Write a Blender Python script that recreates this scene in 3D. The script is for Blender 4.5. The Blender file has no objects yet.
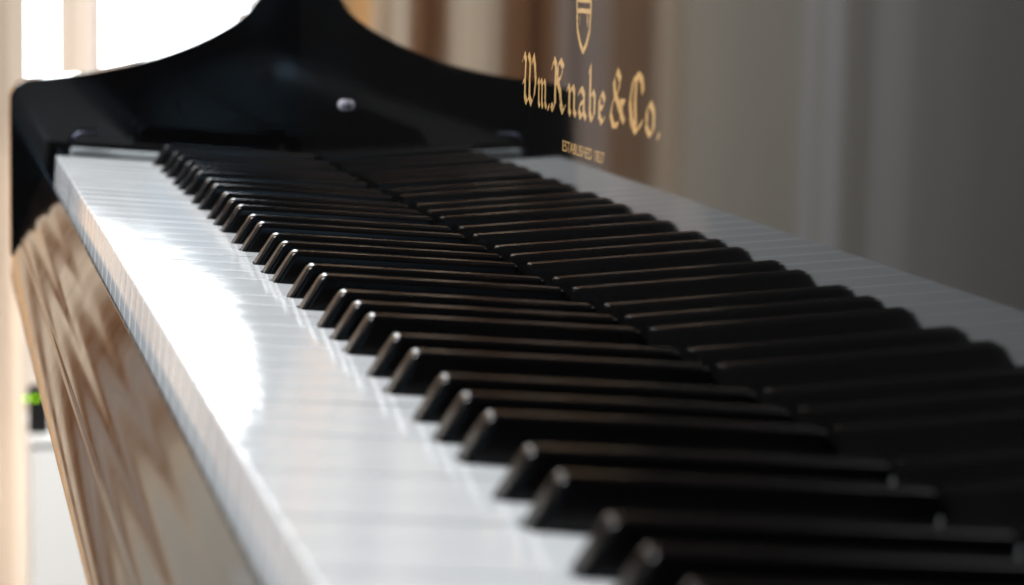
import bpy, bmesh, math, random
from mathutils import Vector, Matrix
random.seed(7)
S = 0.001                                   # everything below is measured in millimetres
scene = bpy.context.scene
COL = scene.collection

# ------------------------------------------------------------------ camera
cam_d = bpy.data.cameras.new("camera")
cam = bpy.data.objects.new("camera", cam_d)
COL.objects.link(cam)
cr = Vector((0.97625221, -0.2158443, 0.01851648))
cu = Vector((0.00955756, 0.12830165, 0.99168914))
cw = Vector((0.21642614, 0.96796174, -0.12731771))
mw = Matrix((cr, cu, -cw)).transposed().to_4x4()
mw.translation = Vector((-66.538, -1424.597, 110.733)) * S
cam.matrix_world = mw
cam_d.sensor_fit = 'HORIZONTAL'
cam_d.sensor_width = 36.0
cam_d.lens = 2623.2 / 1024.0 * 36.0
cam_d.clip_start = 0.01
cam_d.clip_end = 100.0
cam_d.dof.use_dof = True
cam_d.dof.focus_distance = 0.955
cam_d.dof.aperture_fstop = 13.5
scene.camera = cam

# ------------------------------------------------------------------ world, lamps, exposure
world = bpy.data.worlds.new("World")
scene.world = world
world.use_nodes = True
bg = world.node_tree.nodes["Background"]
bg.inputs[0].default_value = (0.80, 0.86, 1.0, 1)
bg.inputs[1].default_value = 0.03
vs = scene.view_settings
vs.view_transform = 'Standard'
vs.look = 'None'
vs.gamma = 1.0
vs.exposure = 0.0

def area(name, loc, target, sx, sy, power, color, spread=None):
    d = bpy.data.lights.new(name, 'AREA')
    d.shape = 'RECTANGLE'; d.size = sx * S; d.size_y = sy * S
    d.energy = power; d.color = color
    if spread: d.spread = math.radians(spread)
    o = bpy.data.objects.new(name, d)
    COL.objects.link(o)
    o.location = Vector(loc) * S
    o.rotation_euler = (Vector(target) - Vector(loc)).to_track_quat('-Z', 'Y').to_euler()
    return o
area("key_light", (-1080, -250, 1500), (30, -700, 0), 700, 800, 74.0, (0.98, 0.99, 1.0))
area("room_light", (-650, -300, 1500), (-200, 1500, -250), 1200, 800, 14.0, (1.0, 0.95, 0.88), 80)

area("back_window_light", (-255, -3900, 290), (60, 0, 20), 210, 320, 2.4, (0.42, 0.72, 1.0))

# ------------------------------------------------------------------ frames
TH = 0.06687                                 # the keys dip gently towards the fallboard
KM = Matrix.Rotation(TH, 4, 'Y')             # key frame -> upright frame
FX = 139.13                                   # face of the fallboard

# ------------------------------------------------------------------ materials
def mat(name, base=(0.5, 0.5, 0.5), rough=0.5, metallic=0.0, coat=0.0, coat_rough=0.03, ior=1.5, spec=0.5):
    m = bpy.data.materials.new(name); m.use_nodes = True
    b = m.node_tree.nodes["Principled BSDF"]
    b.inputs['Base Color'].default_value = (*base, 1)
    b.inputs['Roughness'].default_value = rough
    b.inputs['Metallic'].default_value = metallic
    b.inputs['IOR'].default_value = ior
    b.inputs['Specular IOR Level'].default_value = spec
    b.inputs['Coat Weight'].default_value = coat
    b.inputs['Coat Roughness'].default_value = coat_rough
    return m
def nodes(m): return m.node_tree.nodes, m.node_tree.links, m.node_tree.nodes["Principled BSDF"]

def noise_rough(m, lo, hi, scale, stretch=(1, 1, 1)):
    n, l, b = nodes(m)
    tc = n.new('ShaderNodeTexCoord'); mp = n.new('ShaderNodeMapping'); mp.inputs['Scale'].default_value = stretch
    nz = n.new('ShaderNodeTexNoise'); nz.inputs['Scale'].default_value = scale; nz.inputs['Detail'].default_value = 5
    mr = n.new('ShaderNodeMapRange'); mr.inputs[1].default_value = 0.35; mr.inputs[2].default_value = 0.65
    mr.inputs[3].default_value = lo; mr.inputs[4].default_value = hi
    l.new(tc.outputs['Object'], mp.inputs[0]); l.new(mp.outputs[0], nz.inputs[0])
    l.new(nz.outputs[0], mr.inputs[0]); l.new(mr.outputs[0], b.inputs['Roughness'])
    return nz

M_lacquer = mat("black_lacquer", (0.0035, 0.0035, 0.004), 0.06, ior=1.5)
noise_rough(M_lacquer, 0.05, 0.085, 30)
M_rail = mat("rail_lacquer", (0.006, 0.0045, 0.0035), 0.06, ior=1.8)
noise_rough(M_rail, 0.05, 0.09, 30)
M_fall = mat("fallboard_lacquer", (0.0035, 0.0034, 0.0034), 0.03, ior=1.48)
noise_rough(M_fall, 0.025, 0.045, 14)
M_white = mat("white_keytop", (0.70, 0.725, 0.745), 0.14, ior=1.48)
noise_rough(M_white, 0.06, 0.10, 60)
M_black = mat("black_key_plastic", (0.004, 0.0034, 0.0033), 0.2, ior=1.45, spec=0.34)
nzb = noise_rough(M_black, 0.16, 0.20, 12)
M_wood = mat("dark_keybed", (0.012, 0.010, 0.009), 0.7)
M_trim_sheen = mat("trim_sheen", (0.50, 0.55, 0.58), 0.35)  # pale base colour stands in for the strip's bright reflection
M_gold = mat("gold_leaf", (0.64, 0.38, 0.13), 0.4, metallic=0.2, coat=1.0, coat_rough=0.03)
noise_rough(M_gold, 0.22, 0.60, 220)
M_catch = mat("dark_metal", (0.06, 0.065, 0.09), 0.3, metallic=1.0)
M_stud = mat("pale_lavender_grey", (0.24, 0.235, 0.28), 0.35)
M_dark = mat("matt_black_plastic", (0.012, 0.011, 0.011), 0.45)
M_cabinet = mat("white_paint", (0.92, 0.915, 0.90), 0.5)
M_frame = mat("window_paint", (0.8, 0.79, 0.77), 0.45)

def emit(name, color, strength):
    m = bpy.data.materials.new(name); m.use_nodes = True
    n, l = m.node_tree.nodes, m.node_tree.links
    n.remove(n["Principled BSDF"])
    e = n.new('ShaderNodeEmission'); e.inputs[0].default_value = (*color, 1); e.inputs[1].default_value = strength
    l.new(e.outputs[0], n["Material Output"].inputs[0])
    return m
M_pane = emit("daylight_pane", (0.93, 0.97, 1.0), 8.0)
M_led = emit("green_led", (0.42, 0.95, 0.0), 2.2)

def cloth(name, stops, transl=0.35, x0=0.0, x1=1.0, linear=False, weave=900):
    """woven cloth: vertical coloured stripes over the width x0..x1 (mm), partly translucent"""
    m = bpy.data.materials.new(name); m.use_nodes = True
    n, l = m.node_tree.nodes, m.node_tree.links
    n.remove(n["Principled BSDF"])
    tc = n.new('ShaderNodeTexCoord'); sep = n.new('ShaderNodeSeparateXYZ')
    l.new(tc.outputs['Object'], sep.inputs[0])
    mr = n.new('ShaderNodeMapRange'); mr.inputs[1].default_value = x0 * S; mr.inputs[2].default_value = x1 * S
    l.new(sep.outputs[0], mr.inputs[0])
    ramp = n.new('ShaderNodeValToRGB'); cr_ = ramp.color_ramp
    cr_.interpolation = 'LINEAR' if linear else 'EASE'
    while len(cr_.elements) > 1: cr_.elements.remove(cr_.elements[-1])
    for i, (pos, c) in enumerate(stops):
        e = cr_.elements[0] if i == 0 else cr_.elements.new((pos - x0) / (x1 - x0))
        e.position = (pos - x0) / (x1 - x0); e.color = (*c, 1)
    l.new(mr.outputs[0], ramp.inputs[0])
    nz = n.new('ShaderNodeTexNoise'); nz.inputs['Scale'].default_value = 6; nz.inputs['Detail'].default_value = 6
    mp = n.new('ShaderNodeMapping'); mp.inputs['Scale'].default_value = (6, 6, 0.6)
    l.new(tc.outputs['Object'], mp.inputs[0]); l.new(mp.outputs[0], nz.inputs[0])
    mr2 = n.new('ShaderNodeMapRange'); mr2.inputs[3].default_value = 0.92; mr2.inputs[4].default_value = 1.08
    l.new(nz.outputs[0], mr2.inputs[0])
    mix = n.new('ShaderNodeMix'); mix.data_type = 'RGBA'; mix.blend_type = 'MULTIPLY'; mix.inputs[0].default_value = 1.0
    l.new(ramp.outputs[0], mix.inputs[6]); l.new(mr2.outputs[0], mix.inputs[7])
    d = n.new('ShaderNodeBsdfDiffuse'); t = n.new('ShaderNodeBsdfTranslucent'); ms = n.new('ShaderNodeMixShader')
    l.new(mix.outputs[2], d.inputs[0]); l.new(mix.outputs[2], t.inputs[0])
    ms.inputs[0].default_value = transl
    l.new(d.outputs[0], ms.inputs[1]); l.new(t.outputs[0], ms.inputs[2])
    l.new(ms.outputs[0], n["Material Output"].inputs[0])
    return m

# ------------------------------------------------------------------ object helpers
def link_mesh(name, bm, m, parent=None, smooth=30, xf=None):
    if xf is not None: bm.transform(xf)
    bmesh.ops.scale(bm, vec=(S, S, S), verts=bm.verts)
    bmesh.ops.recalc_face_normals(bm, faces=bm.faces)
    me = bpy.data.meshes.new(name); bm.to_mesh(me); bm.free()
    me.materials.append(m)
    if smooth:
        for p in me.polygons: p.use_smooth = True
        me.set_sharp_from_angle(angle=math.radians(smooth))
    o = bpy.data.objects.new(name, me); COL.objects.link(o)
    if parent: o.parent = parent
    if smooth:
        wn = o.modifiers.new("weighted_normals", 'WEIGHTED_NORMAL'); wn.weight = 90; wn.keep_sharp = True
    return o
def thing(name, label, cat, group=None, loc=(0, 0, 0)):
    o = bpy.data.objects.new(name, None); COL.objects.link(o)
    o.empty_display_size = 0.05; o.location = Vector(loc) * S
    o['label'] = label; o['category'] = cat
    if group: o['group'] = group
    return o
def tag(o, label, cat, group=None):
    o['label'] = label; o['category'] = cat
    if group: o['group'] = group
    return o
def box_bm(x0, x1, y0, y1, z0, z1, bev=0.0, seg=2, bm=None):
    b = bmesh.new()
    v = [b.verts.new(p) for p in ((x0, y0, z0), (x1, y0, z0), (x1, y1, z0), (x0, y1, z0), (x0, y0, z1), (x1, y0, z1), (x1, y1, z1), (x0, y1, z1))]
    for f in ((0, 3, 2, 1), (4, 5, 6, 7), (0, 1, 5, 4), (1, 2, 6, 5), (2, 3, 7, 6), (3, 0, 4, 7)):
        b.faces.new([v[i] for i in f])
    if bev: bmesh.ops.bevel(b, geom=b.edges[:], offset=bev, segments=seg, profile=0.5, affect='EDGES')
    if bm is None: return b
    merge(bm, b); return bm
def merge(dst, src):
    mp = {v: dst.verts.new(v.co) for v in src.verts}
    for f in src.faces: dst.faces.new([mp[v] for v in f.verts])
    src.free()
def prism(poly, axis, a, b, bev=0.0, seg=3):
    """poly extruded along 'axis' between a and b; poly in the two other axes"""
    bm = bmesh.new()
    def P(p, t):
        return {'y': (p[0], t, p[1]), 'z': (p[0], p[1], t), 'x': (t, p[0], p[1])}[axis]
    A = [bm.verts.new(P(p, a)) for p in poly]; B = [bm.verts.new(P(p, b)) for p in poly]
    fa = bm.faces.new(A); fb = bm.faces.new(B[::-1])
    n = len(poly)
    for i in range(n): bm.faces.new((A[i], B[i], B[(i + 1) % n], A[(i + 1) % n]))
    if bev:
        es = list(fa.edges) + list(fb.edges)
        bmesh.ops.bevel(bm, geom=es, offset=bev, segments=seg, profile=0.5, affect='EDGES')
    return bm
def arc(cx, cy, r, a0, a1, n):
    return [(cx + r * math.cos(math.radians(a0 + (a1 - a0) * i / n)), cy + r * math.sin(math.radians(a0 + (a1 - a0) * i / n))) for i in range(n + 1)]
def catmull(pts, k=6):
    out = []
    P = [pts[0]] + list(pts) + [pts[-1]]
    for i in range(1, len(P) - 2):
        for j in range(k):
            t = j / k
            q = []
            for d in range(2):
                p0, p1, p2, p3 = P[i - 1][d], P[i][d], P[i + 1][d], P[i + 2][d]
                q.append(0.5 * (2 * p1 + (p2 - p0) * t + (2 * p0 - 5 * p1 + 4 * p2 - p3) * t * t + (3 * p1 - p0 - 3 * p2 + p3) * t ** 3))
            out.append(tuple(q))
    out.append(pts[-1])
    return out
def lathe(profile, n=24):
    """profile of (r, z) turned about z"""
    bm = bmesh.new()
    rings = []
    for r, z in profile:
        rings.append([bm.verts.new((max(r, 1e-3) * math.cos(2 * math.pi * i / n), max(r, 1e-3) * math.sin(2 * math.pi * i / n), z)) for i in range(n)])
    for a, b in zip(rings, rings[1:]):
        for i in range(n): bm.faces.new((a[i], a[(i + 1) % n], b[(i + 1) % n], b[i]))
    bm.faces.new(rings[0][::-1]); bm.faces.new(rings[-1])
    return bm

# ------------------------------------------------------------------ THE PIANO
piano = thing("piano", "glossy black piano with its keyboard open and gold lettering on the fallboard", "piano")

# --- arms (cheeks) at both ends of the keyboard: a board with a sweeping top edge
top = catmull([(-11.5, 37.3), (7.7, 39.6), (27, 42.5), (54.7, 49.0), (82.7, 59.5), (105.1, 72.3), (114.6, 82.9), (123.5, 97.0), (133, 116.0), (141, 134.0)], 7)
arm_poly = [(-22.3, -61.0)] + arc(-11.5, 26.3, 10.8, 180, 95, 8) + top[1:] + [(162, 152), (195, 152), (195, -61)]
ARM_T = 30.0
link_mesh("cheek_arm", prism(arm_poly, 'y', 58.0, 58.0 + ARM_T, 0.9, 3), M_lacquer, piano)
link_mesh("cheek_arm", prism(arm_poly, 'y', -1281.0 - ARM_T, -1281.0, 0.9, 3), M_lacquer, piano)

# --- fallboard
fall_poly = [(FX, -45)] + [(FX, 186)] + arc(FX + 9, 186, 9, 180, 90, 6)[1:] + [(FX + 22, 195), (FX + 22, -45)]
fall = link_mesh("fallboard", prism(fall_poly, 'y', 57.8, -1280.8), M_fall, piano)

# --- key slip: rounded front rail below the keys, running the whole keyboard
def slip_profile():
    """top lip, long gently rippled face, bead, rounded foot; PHI is the tilt of the surface normal above level"""
    pts = [(-3.2, -13.9)]
    def run(phis, step):
        for ph in phis:
            a = math.radians(ph); x, z = pts[-1]
            pts.append((x - step * math.sin(a), z - step * math.cos(a)))
    run([58, 36], 0.22)
    n = 66
    run([22.5 + 5.0 * math.cos(math.pi * k / n) + 7.5 * math.sin(2 * math.pi * 2.6 * k / n + 0.6) * (0.5 + 0.5 * math.sin(math.pi * k / n)) for k in range(n)], 0.535)
    run([34, 46, 30, 8, -6, -2, 8, 14, 18], 0.42)
    run([22 - 24 * k / 18 for k in range(19)], 1.28)
    run([-4 - 86 * (k / 16) for k in range(17)], 1.05)
    return pts
slip = slip_profile()
link_mesh("key_slip", prism(slip + [(-3.2, slip[-1][1])], 'y', 57.8, -1280.8), M_rail, piano, smooth=40)

# --- key bed
link_mesh("key_bed", box_bm(-3.9, FX + 20, -1280.6, 57.6, slip[-1][1] + 0.5, -33.0, 0.8), M_wood, piano)

# --- key block and its strip beside the lowest key, coloured pale for a reflected sheen
kb = link_mesh("key_block", box_bm(5.0, 136.0, 0.9, 57.6, -40, -2.6, 0.9, 3, None), M_lacquer, piano, xf=KM)
sb = prism([(10.8, -2.5), (64, -2.5), (64, 0.9), (12.0, 0.9), (10.8, 0.2)], 'y', 53.0, 57.3, 0.5, 2)
link_mesh("trim_strip", sb, M_trim_sheen, kb, xf=KM)
# small bright catch on the cheek above the block
cb = bmesh.new()
ctr = catmull([(10.4, 0.2), (11.2, 4.2), (13.6, 7.4), (17.6, 8.6), (25.0, 8.8)], 5)
rad = 1.25; rings = []
for i, (x, z) in enumerate(ctr):
    a = ctr[max(i - 1, 0)]; b = ctr[min(i + 1, len(ctr) - 1)]
    t = Vector((b[0] - a[0], 0, b[1] - a[1])).normalized(); nrm = Vector((-t.z, 0, t.x))
    r = rad * (0.75 if i < 12 else 1.0)
    rings.append([cb.verts.new(Vector((x, 50.0, z)) + nrm * r * math.cos(2 * math.pi * k / 10) + Vector((0, 1, 0)) * r * math.sin(2 * math.pi * k / 10)) for k in range(10)])
for a, b in zip(rings, rings[1:]):
    for k in range(10): cb.faces.new((a[k], a[(k + 1) % 10], b[(k + 1) % 10], b[k]))
cb.faces.new(rings[0]); cb.faces.new(rings[-1])
link_mesh("catch", cb, M_catch, kb, smooth=60)

# --- keys
PITCH = 23.5
BW = 5.2                                     # half width of a black key at its foot
blacks = []                                  # centres along the keyboard, from the bass end
blacks.append(20.0)
for o in range(7):
    for k in (21.15, 49.35, 90.6, 117.5, 144.4): blacks.append(47 + 164.5 * o + k)
REAR = 138.7
BREAR = 137.2

def white_bm(i):
    y0, y1 = i * PITCH + 0.42, (i + 1) * PITCH - 0.42
    lo, hi = y0, y1
    for c in blacks:
        if c - BW - 0.9 < y1 and c > (y0 + y1) / 2: hi = min(hi, c - BW - 0.9)
        if c + BW + 0.9 > y0 and c < (y0 + y1) / 2: lo = max(lo, c + BW + 0.9)
    head = 49.9
    poly = [(0, y0), (head, y0)]
    if lo > y0: poly += [(head, lo)]
    poly += [(REAR, lo), (REAR, hi)]
    if hi < y1: poly += [(head, hi)]
    if hi < y1: poly += [(head, y1)]
    else: poly += [(head, y1)]
    poly += [(0, y1)]
    base = i * PITCH
    poly = [(x, -(y - base)) for x, y in poly]
    q = []
    for p in poly:
        if not q or (abs(p[0] - q[-1][0]) + abs(p[1] - q[-1][1])) > 1e-6: q.append(p)
    bm = prism(q, 'z', -19.3, 0.0)
    front = [e for e in bm.edges if all(abs(v.co.x) < 1e-6 and abs(v.co.z) < 1e-6 for v in e.verts)]
    topE = [e for e in bm.edges if all(abs(v.co.z) < 1e-6 for v in e.verts) and e not in front]
    vert = [e for e in bm.edges if all(abs(v.co.x) < 1e-6 for v in e.verts) and abs(e.verts[0].co.z - e.verts[1].co.z) > 1]
    bmesh.ops.bevel(bm, geom=front + topE + vert, offset=0.75, offset_type='OFFSET', segments=3, profile=0.5, affect='EDGES', clamp_overlap=True)
    return bm
cache = {}
for i in range(52):
    if i == 0: key = 'first'
    elif i == 51: key = 'last'
    else: key = (i - 2) % 7
    if key not in cache:
        o = link_mesh("white_key", white_bm(i), M_white, piano, xf=KM)
        cache[key] = o
    else:
        o = cache[key].copy(); COL.objects.link(o); o.parent = piano
    # a hair of unevenness from key to key
    o.location = Vector((random.uniform(-0.05, 0.05), -i * PITCH, random.uniform(-0.04, 0.04))) * S
    o.rotation_euler = (math.radians(random.uniform(-0.16, 0.16)), math.radians(random.uniform(-0.13, 0.13)), 0)

def black_bm():
    def ring(x0f, half, z, x1):
        return [(x0f, -half, z), (x1, -half, z), (x1, half, z), (x0f, half, z)]
    bm = bmesh.new()
    R1 = ring(50.05, BW, -10.0, BREAR); R2 = ring(50.05, BW, 0.0, BREAR); R3 = ring(56.4, 4.3, 11.5, BREAR)
    V = [[bm.verts.new(p) for p in r] for r in (R1, R2, R3)]
    bm.faces.new(V[0][::-1]); bm.faces.new(V[2])
    for a, b in zip(V, V[1:]):
        for k in range(4): bm.faces.new((a[k], a[(k + 1) % 4], b[(k + 1) % 4], b[k]))
    es = [e for e in bm.edges if all(v.co.z > 11 for v in e.verts)]
    es += [e for e in bm.edges if abs(e.verts[0].co.z - e.verts[1].co.z) > 11 and all(v.co.z > -1 for v in e.verts)]
    bmesh.ops.bevel(bm, geom=es, offset=1.9, offset_type='OFFSET', segments=4, profile=0.5, affect='EDGES', clamp_overlap=True)
    return bm
bk = None
for c in blacks:
    if bk is None:
        bk = link_mesh("black_key", black_bm(), M_black, piano, xf=KM, smooth=50); o = bk
    else:
        o = bk.copy(); COL.objects.link(o); o.parent = piano
    o.location = Vector((random.uniform(-0.15, 0.15), -c + random.uniform(-0.12, 0.12), random.uniform(-0.12, 0.12))) * S

# --- round pale stud on the fallboard near the bass end
bb = lathe([(0.0, 0.0), (2.9, 0.0), (2.9, 1.9), (2.6, 2.8), (2.0, 3.6), (1.0, 4.1), (0.0, 4.2)])
bb.transform(Matrix.Translation((FX - 0.02, -113, 34.5)) @ Matrix.Rotation(-math.pi / 2, 4, 'Y'))
link_mesh("pale_stud", bb, M_stud, fall, smooth=60)

# --- gold blackletter name, written with a broad nib held at 40 degrees
GX = FX - 0.04
layer = [0]
def pen(bm, pts, w=2.6, ang=40, u0=0.0, v0=0.0, su=1.0, sv=1.0, mir=False):
    """sweep a flat nib along pts (glyph units); each segment is a thin raised gold facet"""
    a = math.radians(ang); nu, nv = 0.5 * w * math.cos(a), 0.5 * w * math.sin(a)
    tu, tv = -0.14 * math.sin(a), 0.14 * math.cos(a)
    P = [(u0 + p[0] * su, v0 + p[1] * sv) for p in pts]
    for p, q in zip(P, P[1:]):
        layer[0] += 1
        d = GX - 0.0015 * (layer[0] % 23)
        c = []
        for (x, y) in (p, q):
            c += [(x + nu + tu, y + nv + tv), (x + nu - tu, y + nv - tv), (x - nu + tu, y - nv + tv), (x - nu - tu, y - nv - tv)]
        c = hull(c)
        f0 = [bm.verts.new((d, -u, v)) for u, v in c]; f1 = [bm.verts.new((FX + 0.3, -u, v)) for u, v in c]
        bm.faces.new(f0); bm.faces.new(f1[::-1])
        for i in range(len(c)): bm.faces.new((f0[i], f1[i], f1[(i + 1) % len(c)], f0[(i + 1) % len(c)]))
def hull(pts):
    pts = sorted(set((round(x, 5), round(y, 5)) for x, y in pts))
    def half(ps):
        h = []
        for p in ps:
            while len(h) > 1 and (h[-1][0] - h[-2][0]) * (p[1] - h[-2][1]) - (h[-1][1] - h[-2][1]) * (p[0] - h[-2][0]) <= 0: h.pop()
            h.append(p)
        return h
    a = half(pts); b = half(pts[::-1])
    return a[:-1] + b[:-1]
# glyphs in a box: u 0..1 of the letter's width, v 0..1 of the capital height
G = {
 'W': [[(0.02, 0.86), (0.12, 0.98), (0.24, 0.86), (0.20, 0.5), (0.20, 0.14), (0.34, 0.02), (0.52, 0.16)],
       [(0.42, 0.98), (0.56, 0.86), (0.53, 0.5), (0.53, 0.14), (0.68, 0.02), (0.88, 0.2), (0.96, 0.5), (0.90, 0.78), (0.78, 0.98)],
       [(0.20, 0.5), (0.06, 0.42)], [(0.78, 0.98), (0.70, 0.84)]],
 'm': [[(0.0, 0.46), (0.10, 0.54), (0.17, 0.46), (0.17, 0.09), (0.26, 0.01)], [(0.17, 0.42), (0.40, 0.54), (0.50, 0.45), (0.50, 0.09), (0.59, 0.01)],
       [(0.50, 0.42), (0.73, 0.54), (0.84, 0.45), (0.84, 0.09), (0.97, 0.02)]],
 '.': [[(0.4, 0.02), (0.6, 0.06)], [(0.4, 0.05), (0.6, 0.02)]],
 'K': [[(0.02, 0.82), (0.14, 0.98), (0.30, 0.88), (0.27, 0.5), (0.27, 0.12), (0.12, 0.02), (0.0, 0.1)],
       [(0.27, 0.62), (0.44, 0.88), (0.62, 0.98), (0.82, 0.86), (0.66, 0.66), (0.30, 0.52)],
       [(0.46, 0.54), (0.64, 0.38), (0.70, 0.14), (0.84, 0.02), (0.98, 0.12)], [(0.42, 0.85), (0.42, 0.55)]],
 'n': [[(0.0, 0.46), (0.14, 0.54), (0.26, 0.46), (0.26, 0.09), (0.40, 0.01)], [(0.26, 0.40), (0.60, 0.54), (0.76, 0.44), (0.76, 0.09), (0.95, 0.02)]],
 'a': [[(0.10, 0.44), (0.38, 0.54), (0.70, 0.44), (0.70, 0.10), (0.92, 0.01)], [(0.70, 0.32), (0.26, 0.24), (0.16, 0.12), (0.36, 0.01), (0.70, 0.12)]],
 'b': [[(0.08, 0.88), (0.24, 0.98), (0.26, 0.5), (0.26, 0.12), (0.48, 0.01), (0.80, 0.12), (0.80, 0.42), (0.58, 0.53), (0.26, 0.40)]],
 'e': [[(0.80, 0.10), (0.50, 0.01), (0.22, 0.12), (0.22, 0.42), (0.52, 0.54), (0.80, 0.42), (0.58, 0.28), (0.22, 0.26)]],
 '&': [[(0.95, 0.12), (0.70, 0.30), (0.34, 0.58), (0.26, 0.80), (0.46, 0.98), (0.66, 0.84), (0.54, 0.62), (0.20, 0.42), (0.08, 0.20), (0.26, 0.02), (0.56, 0.04), (0.78, 0.24), (0.82, 0.44)],
       [(0.66, 0.46), (0.96, 0.46)]],
 'C': [[(0.96, 0.70), (0.88, 0.90), (0.62, 0.98), (0.30, 0.86), (0.12, 0.50), (0.24, 0.16), (0.54, 0.01), (0.96, 0.20)],
       [(0.50, 0.90), (0.45, 0.5), (0.52, 0.10)]],
 'o': [[(0.48, 0.54), (0.20, 0.42), (0.20, 0.12), (0.48, 0.01), (0.80, 0.12), (0.80, 0.42), (0.48, 0.54)]],
}
# letter, start and end along the fallboard (mm from the bass end), nib width
LET = [('W', 514.5, 538.0, 2.9), ('m', 538.5, 554.0, 2.0), ('.', 554.0, 558.5, 2.6), ('K', 559.5, 581.0, 2.9), ('n', 581.5, 596.5, 2.6), ('a', 596.5, 610.0, 2.6),
       ('b', 610.0, 622.5, 2.7), ('e', 622.5, 635.0, 2.6), ('&', 637.5, 657.5, 2.8), ('C', 659.5, 678.5, 3.1), ('o', 678.5, 692.5, 2.7), ('.', 692.5, 697.0, 2.7)]
tb = bmesh.new()
for ch, a, b, w in LET:
    for st in G[ch]: pen(tb, st, w, 40, a + w * 0.3, 59.2, (b - a) - w * 0.6, 17.6)
link_mesh("maker_name", tb, M_gold, fall, smooth=0)

# small capitals under the name
fc = bpy.data.curves.new("founding_line", 'FONT'); fc.body = "ESTABLISHED 1837"; fc.size = 1.0; fc.extrude = 0.02
fc.space_character = 1.05
fo = bpy.data.objects.new("founding_line", fc); COL.objects.link(fo)
bpy.context.view_layer.update()
me = bpy.data.meshes.new_from_object(fo.evaluated_get(bpy.context.evaluated_depsgraph_get()))
bpy.data.objects.remove(fo)
fb = bmesh.new(); fb.from_mesh(me)
xs = [v.co.x for v in fb.verts]; ys = [v.co.y for v in fb.verts]
x0, x1, y0, y1 = min(xs), max(xs), min(ys), max(ys)
for v in fb.verts:
    u = 578.0 + (v.co.x - x0) / (x1 - x0) * (633.0 - 578.0); vv = 46.7 + (v.co.y - y0) / (y1 - y0) * 3.6
    v.co = Vector((FX + 0.05 - (0.12 if v.co.z > 0 else -0.1), -u, vv))
link_mesh("founding_line", fb, M_gold, fall, smooth=0)

# shield emblem above the name: pointed outline, crossed bars, a band and an inverted wedge
eb = bmesh.new()
SU, SV = 593.2, 80.2
def em(pts, w=1.3, ang=40): pen(eb, pts, w, ang, SU, SV, 19.5, 1.0)
out = [(0.06, 40), (0.03, 14), (0.10, 7), (0.28, 3), (0.5, 0.3), (0.72, 3), (0.90, 7), (0.97, 14), (0.94, 40)]
em(out, 1.9, 45); em(out, 1.9, -45)
em([(0.06, 40), (0.30, 43), (0.5, 41.5), (0.70, 43), (0.94, 40)], 1.6)
em([(0.10, 17), (0.9, 17)], 1.9, 80); em([(0.08, 27.5), (0.92, 27.5)], 1.6, 80)
em([(0.14, 18), (0.86, 27)], 1.6); em([(0.86, 18), (0.14, 27)], 1.6, -40)
em([(0.1, 13.4), (0.9, 13.4)], 1.5, 80); em([(0.22, 9.4), (0.26, 12)], 2.0, 80); em([(0.78, 9.4), (0.74, 12)], 2.0, 80)
em([(0.5, 30), (0.5, 38)], 2.0, 20); em([(0.3, 34), (0.7, 34)], 1.8, 80)
link_mesh("emblem", eb, M_gold, fall, smooth=0)

# ------------------------------------------------------------------ WINDOW AND CURTAINS BEHIND THE FAR END
YW = 1500.0
win = thing("window", "bright white daylight window behind the far arm of the piano", "window", loc=(0, YW + 150, 0))
pane_b = box_bm(-640, 640, YW + 150, YW + 154, -720, 900)
pane_b.transform(Matrix.Translation((0, -(YW + 150), 0)))
link_mesh("pane", pane_b, M_pane, win, smooth=0)
fr = bmesh.new()
for x in (-652, 652): box_bm(x - 22, x + 22, -12, 30, -745, 925, 2, 2, fr)
for z in (-735, 915): box_bm(-629, 629, -11, 29, z - 20, z + 20, 2, 2, fr)
link_mesh("frame", fr, M_frame, win)

def curtain(name, label, x0, x1, z0, z1, m, y=YW, folds=60.0, amp=16.0, seed=1, hem=None, cat="curtain", group="curtains behind the piano"):
    rnd = random.Random(seed)
    n = max(12, int((x1 - x0) / 3.0)); nz = 18
    ph, xs_, ys_ = 0.0, [], []
    f = folds
    for i in range(n + 1):
        x = x0 + (x1 - x0) * i / n
        f += rnd.uniform(-1, 1) * folds * 0.06; f = min(max(f, folds * 0.6), folds * 1.6)
        ph += 2 * math.pi * ((x1 - x0) / n) / f
        xs_.append(x); ys_.append(math.sin(ph) + 0.3 * math.sin(2.3 * ph + 1.0))
    bm = bmesh.new(); V = []
    for side in (0, 1.2):
        g = []
        for j in range(nz + 1):
            t = j / nz
            row = []
            for i in range(n + 1):
                zz0 = z0 if hem is None else hem(xs_[i])
                z = zz0 + (z1 - zz0) * t
                k = amp * (1.0 - 0.35 * t)
                sway = 4.0 * math.sin(xs_[i] * 0.013 + t * 2.2 + seed)
                row.append(bm.verts.new((xs_[i], y + side + ys_[i] * k + sway, z)))
            g.append(row)
        V.append(g)
    for s in (0, 1):
        for j in range(nz):
            for i in range(n):
                q = (V[s][j][i], V[s][j][i + 1], V[s][j + 1][i + 1], V[s][j + 1][i])
                bm.faces.new(q if s == 0 else q[::-1])
    for i in range(n):
        bm.faces.new((V[0][0][i], V[1][0][i], V[1][0][i + 1], V[0][0][i + 1]))
        bm.faces.new((V[0][nz][i], V[0][nz][i + 1], V[1][nz][i + 1], V[1][nz][i]))
    for j in range(nz):
        bm.faces.new((V[0][j][0], V[0][j + 1][0], V[1][j + 1][0], V[1][j][0]))
        bm.faces.new((V[0][j][n], V[1][j][n], V[1][j + 1][n], V[0][j + 1][n]))
    o = link_mesh(name, bm, m, smooth=60)
    return tag(o, label, cat, group)

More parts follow.
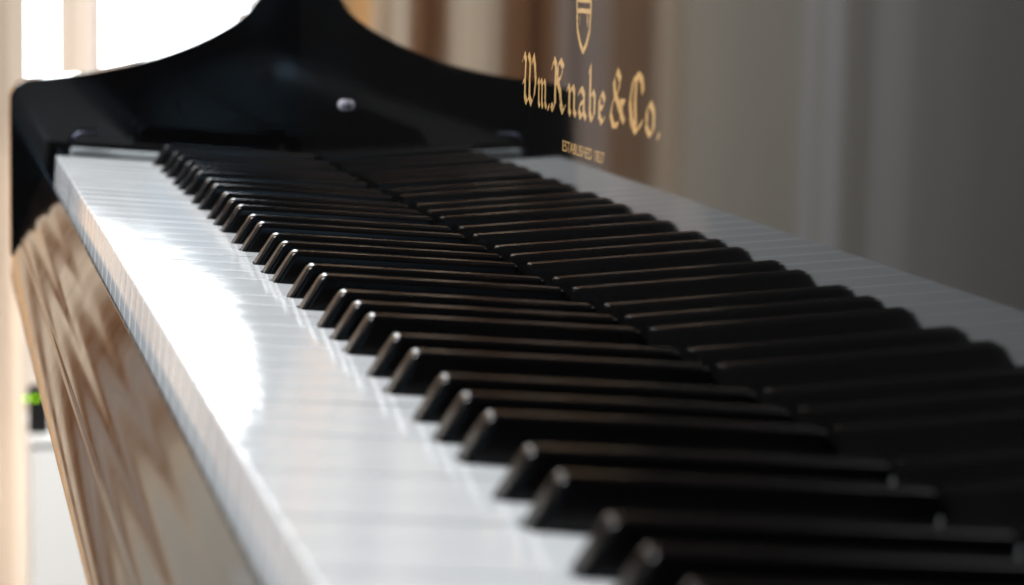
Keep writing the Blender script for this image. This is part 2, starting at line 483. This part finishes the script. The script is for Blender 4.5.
cream = (0.56, 0.455, 0.365)
CB, CG, CO = (0.27, 0.145, 0.075), (0.70, 0.61, 0.51), (0.70, 0.46, 0.23)
BR = (0.36, 0.24, 0.16)
M_cream = cloth("cream_cloth", [(-50, cream), (14, (0.58, 0.475, 0.38)), (45, (0.70, 0.62, 0.54))], 0.06, -50, 50, True)  # right edge lightened: glow of the bright slit put into the colour
M_cream2 = cloth("pale_cream_cloth", [(70, (0.78, 0.68, 0.58)), (88, (0.66, 0.56, 0.47)), (108, (0.74, 0.64, 0.57)), (130, (0.97, 0.93, 0.9))], 0.10, 70, 130, True)  # paler towards slit and window, their soft glow painted into the cloth
M_drape = cloth("near_black_cloth", [(350, (0.016, 0.014, 0.013)), (760, (0.012, 0.011, 0.010))], 0.02, 350, 760, True)  # near black so that the black key tops mirror something dark
MV = (0.43, 0.36, 0.32)
stripes = [(-540, CG), (-474, (0.50, 0.42, 0.34)), (-466, BR), (-428, BR), (-416, MV), (-362, MV), (-350, CB), (-294, CB), (-284, CG), (-236, CG), (-226, CB), (-190, CB), (-181, CG), (-149, CG), (-142, CO),
           (-114, CO), (-107, CG), (-92, CG), (-87, CB), (-70, CB), (-65, (0.66, 0.47, 0.29)), (-38, (0.70, 0.50, 0.30))]
M_stripe = cloth("striped_cloth", stripes, 0.27, -600, -30)
grey = (0.52, 0.485, 0.43)
PALE = (0.66, 0.66, 0.68)
M_grey = cloth("grey_cloth", [(-1700, (0.36, 0.355, 0.345)), (-900, (0.40, 0.395, 0.38)), (-790, (0.44, 0.435, 0.42)), (-774, (0.54, 0.54, 0.54)), (-742, (0.54, 0.54, 0.54)), (-730, (0.40, 0.385, 0.36)), (-702, (0.40, 0.385, 0.36)), (-695, PALE), (-675, PALE), (-670, grey),
                              (-666, grey), (-662, PALE), (-649, PALE), (-644, grey), (-500, (0.56, 0.51, 0.44))], 0.04, -1700, -490)

curtain("curtain", "plain cream curtain at the far left edge, left of the piano's arm", -46, 39, -730, 1000, M_cream, folds=75, amp=9, seed=3)
curtain("curtain", "narrow pale cream curtain between the thin bright slit and the wide bright window", 73, 120, -730, 1000, M_cream2, folds=50, amp=8, seed=5)
curtain("curtain", "short cream cafe curtain behind the small black modem", 30, 76, -730, -110, M_cream, y=YW - 26, folds=40, amp=5, seed=6)
curtain("curtain", "brown and beige striped curtain mirrored in the fallboard above the keys", -520, -46, -730, 1000, M_stripe, y=YW + 6, folds=84, amp=10, seed=9)
curtain("curtain", "dim grey curtain mirrored at the right end of the fallboard", -1700, -505, -730, 1000, M_grey, y=YW - 12, folds=260, amp=5, seed=12)
curtain("curtain", "dark drape right of the bright window, hidden behind the piano's arm", 334, 1600, -730, 1000, M_drape, y=YW - 2, folds=80, amp=12, seed=15)  # extended far right, out of view, to keep key-top reflections dark
M_dark_panel = cloth("dark_brown_cloth", [(-1700, (0.030, 0.025, 0.021)), (-400, (0.034, 0.027, 0.022))], 0.0, -1700, -400, True)
curtain("added_dark_panel", "dark brown panel added out of view above the grey curtain to darken key reflections", -1690, -500, 215, 1000, M_dark_panel, y=YW - 46, folds=120, amp=8, seed=31, cat="added_dark_panel", group=None)  # added unseen panel: gives the black key tops a dark reflection
def hem(x):
    return 348 + 1.6 * max(335 - x, 0) + 6 * math.sin((335 - x) * 0.045)
curtain("drape", "near-black drape drawn slantwise across the upper corner of the bright window", 94, 342, 430, 1100, M_drape, y=YW - 30, folds=60, amp=8, seed=21, hem=hem, cat="drape", group=None)  # near black for dark reflections; hem follows the glare edge on the keys

# ------------------------------------------------------------------ small device on a white cabinet, far left
cab = thing("side_cabinet", "white painted side cabinet behind the piano at the left", "cabinet", loc=(78, 1330, -730))
cbm = box_bm(-43, 260, -30, 100, 0, 326, 2.5, 3)
link_mesh("carcass", cbm, M_cabinet, cab)
link_mesh("top", box_bm(-46, 263, -34, 101, 326.5, 338, 2.0, 3), M_cabinet, cab)
dev = thing("modem", "small black modem with two round green lights on the white cabinet", "modem", loc=(41, 1313, -391.5))
link_mesh("casing", box_bm(-9.5, 12, -9, 9, 0, 50, 3.0, 3), M_dark, dev)
for x in (-11.6, -2.2):
    lb = bmesh.new(); bmesh.ops.create_uvsphere(lb, u_segments=16, v_segments=8, radius=2.5)
    lb.transform(Matrix.Translation((x, -9.6, 37.5)))
    link_mesh("green_light", lb, M_led, dev, smooth=80)
